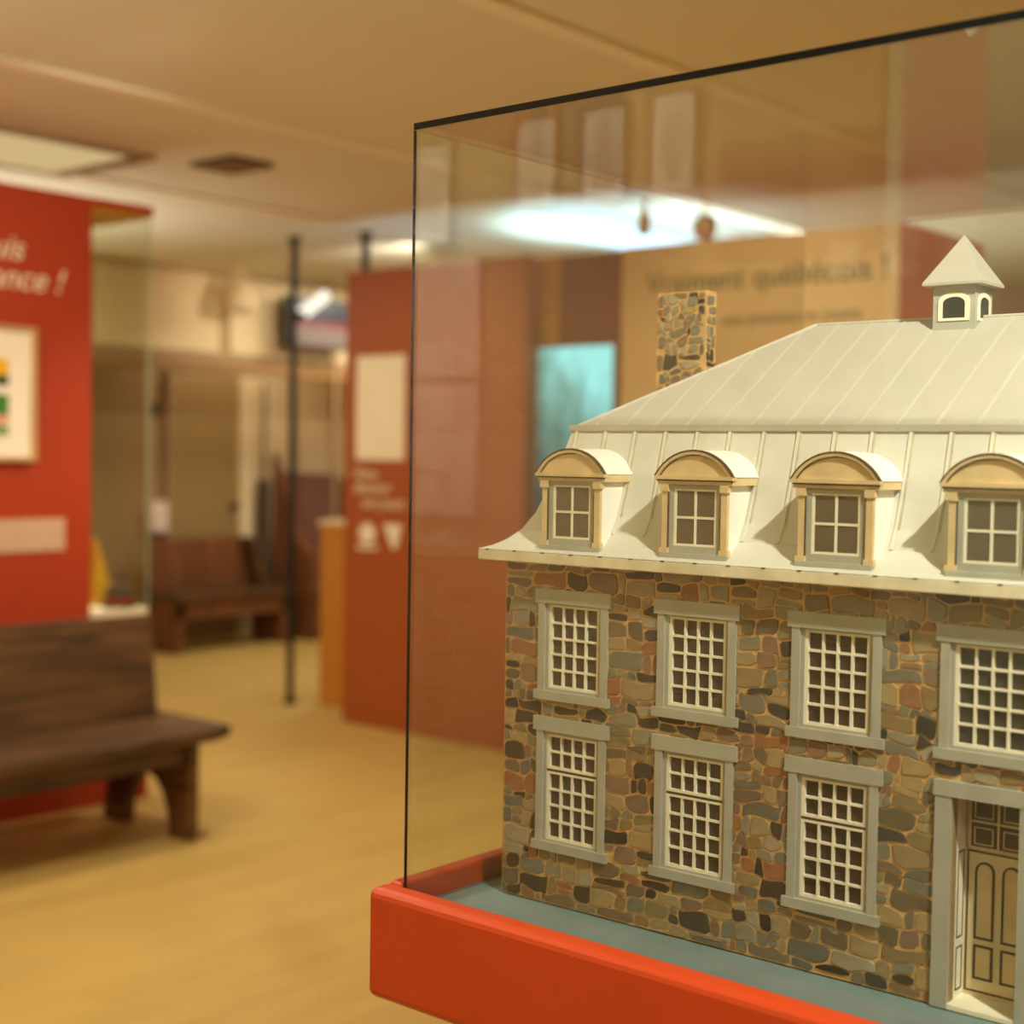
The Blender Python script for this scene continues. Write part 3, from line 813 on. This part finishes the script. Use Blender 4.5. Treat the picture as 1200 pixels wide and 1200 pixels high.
# ------------------------------------------------------------------ near bench
bench = empty('wooden_bench', (2.2, 4.1, 0)); tag(bench, 'dark plank bench with backrest against the red wall', 'bench')
ox, oy = 2.2, 4.1
b = MB(); b.prism([(-.85, -.24), (.83, -.24), (.915, -.2), (.915, .22), (-.85, .22)], .335, .372, 'z'); b.build('seat', M['brown'], bench, bevel=.004)
b = MB(); b.prism([(.115, .372), (.15, .372), (.19, .725), (.155, .725)], -.85, .845, 'x'); b.build('backrest', M['brown'], bench, bevel=.004)
b = MB(); b.box(-.8, .76, -.17, -.145, .255, .335); b.build('apron', M['brown'], bench)
def leg_poly():
    pts = [(-.195, 0), (-.085, 0)]
    for k in range(9):
        a = math.pi * k / 8; pts.append((.04 - .125 * math.cos(a), .0 + .20 * math.sin(a)))
    pts += [(.165, 0), (.30, 0), (.24, .335), (-.2, .335)]
    return pts
for x in (-.76, .765):
    b = MB(); b.prism(leg_poly(), x - .018, x + .018, 'x'); b.build('leg', M['brown_y'], bench)
# ------------------------------------------------------------------ rust panel with label and lettering
rp = empty('rust_panel', (4.8, 4.6, 0)); tag(rp, 'rust orange exhibition panel with white label and small white lettering', 'display panel')
b = MB(); b.box(0, .09, -.56, .565, 0, 2.165); b.build('panel', M['rust'], rp, bevel=.004)
b = MB(); b.box(-.008, 0, .16, .48, 1.27, 1.76); b.build('text_label', M['white'], rp)
rl = (math.pi / 2, 0, -math.pi / 2)
for s_, z, y in (('Viens', 1.18, .50), ('dessiner', 1.115, .50), ('ton jouet', 1.045, .44)):
    text('lettering', s_, .075, M['white'], rp, (-.003, y, z), rl, .25)
b = MB(); b.prism([(.40 + .055 * math.cos(k * math.pi / 6), .92 + .05 * math.sin(k * math.pi / 6)) for k in range(12)], -.004, 0, 'x'); b.box(-.004, 0, .33, .47, .845, .862); b.build('emblem', M['white'], rp)
b = MB(); b.prism([(.29, .97), (.17, .97), (.2, .87), (.225, .85)], -.004, 0, 'x'); b.build('emblem', M['white'], rp)
# niche with a lit blue picture
nc = empty('lit_picture_niche', (4.93, 3.9, 0)); tag(nc, 'maroon niche wall holding a glowing blue green picture', 'display panel')
b = MB(); b.box(0, .08, -.36, .06, 0, 2.165); b.build('panel', M['maroon'], nc)
b = MB(); b.box(0, .08, .06, .26, 0, 2.165); b.build('side_board', M['ochre'], nc)
def screen_mat():
    m, nt, bb = new_mat('blue_backlit_picture'); nt.nodes.remove(bb)
    N, Lk = nt.nodes.new, nt.links.new
    tc = N('ShaderNodeTexCoord'); sep = N('ShaderNodeSeparateXYZ'); Lk(tc.outputs['Generated'], sep.inputs[0])
    nz = N('ShaderNodeTexNoise'); nz.inputs['Scale'].default_value = 6; nz.inputs['Detail'].default_value = 4; Lk(tc.outputs['Generated'], nz.inputs['Vector'])
    def mth(op, a, c):
        n = N('ShaderNodeMath'); n.operation = op
        for i, q in enumerate((a, c)):
            if isinstance(q, (int, float)): n.inputs[i].default_value = q
            else: Lk(q, n.inputs[i])
        return n.outputs[0]
    g = mth('SUBTRACT', mth('MULTIPLY', sep.outputs['Z'], .75), mth('MULTIPLY', sep.outputs['Y'], .38))
    g = mth('ADD', g, mth('MULTIPLY', nz.outputs['Fac'], .55))
    rp_ = N('ShaderNodeValToRGB'); el = rp_.color_ramp.elements; el.new(.5); el.new(.7)
    for i, (p_, c_) in enumerate(((.1, (24, 58, 66)), (.38, (66, 112, 106)), (.6, (104, 164, 160)), (.85, (160, 244, 250)))):
        el[i].position = p_; el[i].color = (*lin(c_), 1)
    Lk(g, rp_.inputs['Fac'])
    e = N('ShaderNodeEmission'); e.inputs[1].default_value = 1.15; Lk(rp_.outputs['Color'], e.inputs[0]); Lk(e.outputs[0], nt.nodes['Material Output'].inputs[0])
    return m
b = MB(); b.box(-.03, 0, -.26, .185, .9, 1.77); b.build('lit_picture', screen_mat(), nc)
b = MB(); b.box(-.034, 0, -.275, -.26, .885, 1.785); b.box(-.034, 0, .185, .2, .885, 1.785); b.box(-.034, 0, -.26, .185, 1.77, 1.785); b.box(-.034, 0, -.26, .185, .885, .9); b.build('picture_frame', M['maroon'], nc)
# beige text panel
tp = empty('beige_text_panel', (4.8, 2.92, 0)); tag(tp, 'beige exhibition panel with dark green lettering and orange end', 'display panel')
b = MB(); b.box(0, .72, -.6, .61, 0, 2.15, 0)
b.m = [1, 1, 1, 1, 1, 0]
b.build('panel', [M['beige'], M['rust2']], tp)
text('lettering', 'Vraiment québécois !', .122, M['green_txt'], tp, (-.002, .485, 1.955), rl, 0.0)
text('lettering', 'une province en jouets', .064, M['green_txt'], tp, (-.002, .13, 1.815), rl, 0.0)
# ------------------------------------------------------------------ poles and the lamp
pole = empty('floor_pole', (4.95, 5.72, 0)); tag(pole, 'black floor to ceiling pole standing free in front of the alcove', 'pole', 'exhibit poles')
b = MB(); b.tube((0, 0, 0), (0, 0, CZ), .02); b.build('shaft', M['black'], pole)
b = MB(); b.tube((0, 0, 0), (0, 0, .02), .035); b.build('foot', M['black'], pole)
b = MB(); b.tube((0, 0, CZ - .02), (0, 0, CZ), .035); b.build('cap', M['black'], pole)
pole = empty('floor_pole', (5.05, 5.30, 0)); tag(pole, 'dark pole rising behind the rust panel to the ceiling', 'pole', 'exhibit poles')
b = MB(); b.tube((0, 0, 0), (0, 0, CZ), .02); b.build('shaft', M['black'], pole)
b = MB(); b.tube((0, 0, CZ - .02), (0, 0, CZ), .035); b.build('cap', M['black'], pole)
lamp = empty('clamp_lamp', (4.95, 5.72, 1.99)); tag(lamp, 'white cylindrical spotlight clamped to the black pole', 'spotlight')
b = MB(); b.tube((.05, 0, .02), (.22, 0, .135), .032, .032, 18); b.build('housing', emit('lamp_glow', (255, 244, 222), 1.3), lamp)
b = MB(); b.box(-.03, .06, -.03, .03, -.01, .03); b.build('clamp', M['black'], lamp)
# monitor on a thin pole near the bulkhead
mon = empty('hanging_monitor', (6.30, 7.05, 0)); tag(mon, 'dark hanging monitor with a red band below the bulkhead panels', 'monitor')
b = MB(); b.box(-.28, .27, -.03, .02, 1.965, 2.285); b.build('casing', M['black'], mon)
b = MB(); b.box(-.26, .25, -.034, -.03, 2.14, 2.27); b.build('screen_top', paint('screen_navy', (40, 46, 58), .3, .3, 9), mon)
b = MB(); b.box(-.26, .25, -.034, -.03, 2.10, 2.14); b.build('screen_band', paint('screen_red', (112, 42, 42), .4, .1), mon)
b = MB(); b.box(-.26, .25, -.034, -.03, 1.98, 2.10); b.build('screen_bottom', paint('screen_mauve', (108, 94, 88), .4, .15, 9), mon)
b = MB(); b.tube((.1, 0, 2.285), (.1, 0, CZ), .012); b.build('hanger', M['wall_grey'], mon)
gp = MB(); gp.tube((6.42, 7.0, 0), (6.42, 7.0, 1.96), .014); 
tag(gp.build('grey_post', M['wall_grey']), 'thin grey post under the hanging monitor', 'pole')
# ochre plinth with white card
pl = empty('ochre_plinth', (5.2, 5.38, 0)); tag(pl, 'ochre wooden plinth beside the rust panel', 'plinth')
b = MB(); b.box(-.16, .16, -.2, .215, 0, .93); b.build('body', M['ochre'], pl)
b = MB(); b.box(-.17, .17, -.21, .225, .93, .955); b.build('top', M['tan'], pl)
cd = empty('white_card_stand', (5.25, 5.42, .955)); tag(cd, 'upright white card standing on the ochre plinth', 'sign')
b = MB(); b.box(-.01, .01, -.16, .135, .12, .48); b.build('card', M['white'], cd)
b = MB(); b.box(-.03, .03, -.1, .1, 0, .02); b.box(-.008, .008, -.02, .02, .02, .12); b.build('foot', M['maroon'], cd)
b = MB(); b.box(-.012, .012, -.16, .12, .5, .58); b.box(-.008, .008, -.02, .02, .48, .5); b.build('top_bar', M['plum'], cd)
# track spots near the fluorescent light
for i, (x, y, r, lab) in enumerate(((5.1, 3.64, .03, 'small tan spotlight hanging before the bluish ceiling light, left of the other'), (5.05, 3.30, .05, 'larger tan spotlight just above the beige panel, right of the other'))):
    s = empty('ceiling_spotlight', (x, y, CZ)); tag(s, lab, 'spotlight', 'ceiling spotlights')
    b = MB(); b.tube((0, 0, 0), (0, 0, -.05 if i == 0 else -.12), .01); b.build('stem', M['tan'], s)
    b = MB(); b.lathe((0, 0, -.15 if i == 0 else -.2), [(r * .7, 0), (r, .03), (r, .07), (r * .5, .1)], 16); b.build('head', M['tan'], s, smooth=True)
s = empty('dome_lamp', (5.55, 6.9, CZ)); tag(s, 'pale dome lamp on the ceiling before the bulkhead', 'lamp')
b = MB(); b.tube((0, 0, -.08), (0, 0, 0), .012); b.build('stem', M['tan'], s)
b = MB(); b.lathe((0, 0, -.27), [(.10, 0), (.10, .05), (.075, .13), (.03, .19)], 20); b.build('shade', M['wall'], s, smooth=True)
# ------------------------------------------------------------------ alcove furniture
fb_ = empty('brown_settle', (6.1, 7.75, 0)); tag(fb_, 'low brown wooden settle with sloping back in front of the olive door', 'bench')
b = MB(); b.prism([(-.5, .38), (.35, .38), (.24, .72), (-.5, .72)], .12, .16, 'y'); b.build('backrest', M['brown_d'], fb_)
b = MB(); b.prism([(.35, .38), (.41, .38), (.33, .68), (.26, .72)], .02, .16, 'y'); b.build('arm', M['brown'], fb_)
b = MB(); b.box(-.5, .47, -.2, .16, .335, .375); b.build('seat', M['brown'], fb_)
b = MB(); b.box(-.48, .44, -.17, -.15, .22, .335); b.build('apron', M['brown_d'], fb_)
for x in (-.46, .42):
    b = MB(); b.box(x - .03, x + .03, -.17, .15, 0, .335); b.build('leg', M['brown_d'], fb_)
hs = empty('high_back_settle', (7.0, 7.7, 0)); tag(hs, 'tall dark brown high backed settle at the right of the alcove', 'chair')
b = MB(); b.prism([(-.26, .35), (.3, .35), (.3, 1.14), (-.2, 1.16)], .2, .24, 'y'); b.build('backrest', M['plum'], hs)
b = MB(); b.prism([(-.2, 0), (.22, 0), (.22, 1.3), (.12, 1.1), (-.05, .7), (-.2, .6)], -.32, -.28, 'x'); b.build('side', M['brown_d'], hs)
b = MB(); b.prism([(-.2, 0), (.22, 0), (.22, 1.12), (.12, 1.0), (-.05, .6), (-.2, .55)], .3, .34, 'x'); b.build('side', M['brown_d'], hs)
b = MB(); b.box(-.28, .3, -.18, .2, .33, .37); b.build('seat', M['plum'], hs)
b = MB(); b.box(-.28, .3, -.16, -.14, .06, .33); b.build('front_board', M['brown_d'], hs)
b = MB(); b.tube((6.62, 7.95, 0), (6.62, 7.95, 1.78), .012); b.box(6.58, 6.66, 7.92, 7.98, 0, 1.1); tag(b.build('dark_post', M['line']), 'narrow dark post beside the olive door', 'post')
b = MB(); b.box(5.74, 5.86, 8.02, 8.1, .76, .96); tag(b.build('wall_box', paint('white_box', (226, 206, 190), .6)), 'small white box on the alcove wall above the settle', 'wall box')
b = MB(); b.box(5.78, 5.83, 8.08, 8.1, 1.54, 1.6); tag(b.build('wall_switch', M['line']), 'small dark switch on the taupe alcove wall', 'switch')
# ------------------------------------------------------------------ wall behind the viewer (seen mirrored in the glass)
def portrait(y0, y1, z0, z1, lab):
    yc, zc, w, h = (y0 + y1) / 2, (z0 + z1) / 2, abs(y1 - y0) / 2, (z1 - z0) / 2
    p = empty('portrait_frame', (X0, yc, zc)); tag(p, lab, 'picture', 'portraits behind the viewer')
    b = MB()
    for a in ((-w, w, -h, -h + .012), (-w, w, h - .012, h), (-w, -w + .012, -h, h), (w - .012, w, -h, h)): b.box(0, .02, a[0], a[1], a[2], a[3])
    b.build('frame', M['maroon'], p)
    b = MB(); b.box(0, .012, -w + .012, w - .012, -h + .012, h - .012); b.build('mat', M['portrait_white'], p)
    b = MB(); b.prism([(w * .5 * math.cos(k * math.pi / 10), -h * .1 + h * .62 * math.sin(k * math.pi / 10)) for k in range(20)], .012, .014, 'x'); b.build('portrait_oval', M['portrait_grey'], p)
M['portrait_white'] = paint('portrait_mat', (250, 240, 226), .8, .02)
M['portrait_grey'] = paint('portrait_ink', (226, 204, 184), .8, .2, 14)
portrait(2.56, 2.71, 1.84, 2.12, 'plain pale picture, farthest from the viewer on the back wall')
portrait(2.215, 2.36, 1.90, 2.14, 'pale portrait of the back wall next to the plain picture')
portrait(2.01, 2.155, 1.89, 2.14, 'pinkish portrait in the middle of the back wall row')
portrait(1.815, 1.955, 1.90, 2.145, 'portrait nearest the brown board on the back wall')
po = empty('pale_poster', (X0, 2.59, 0)); tag(po, 'tall pale two part poster low on the back wall', 'poster')
b = MB(); b.box(0, .012, -.125, .125, 1.5, 1.81); b.build('upper_sheet', M['portrait_grey'], po)
b = MB(); b.box(0, .012, -.125, .125, 1.14, 1.488); b.build('lower_sheet', M['portrait_grey'], po)
b = MB(); b.box(X0, X0 + .02, 1.37, 1.75, 1.74, 2.0); tag(b.build('brown_board', M['maroon']), 'plain brown board on the back wall', 'board')
b = MB(); b.box(X0, X0 + .05, .25, 1.34, 0, CZ); struct(b.build('trim_4', paint('pale_green_paint', (208, 220, 196), .5)), 'pale green boarding on the back wall')
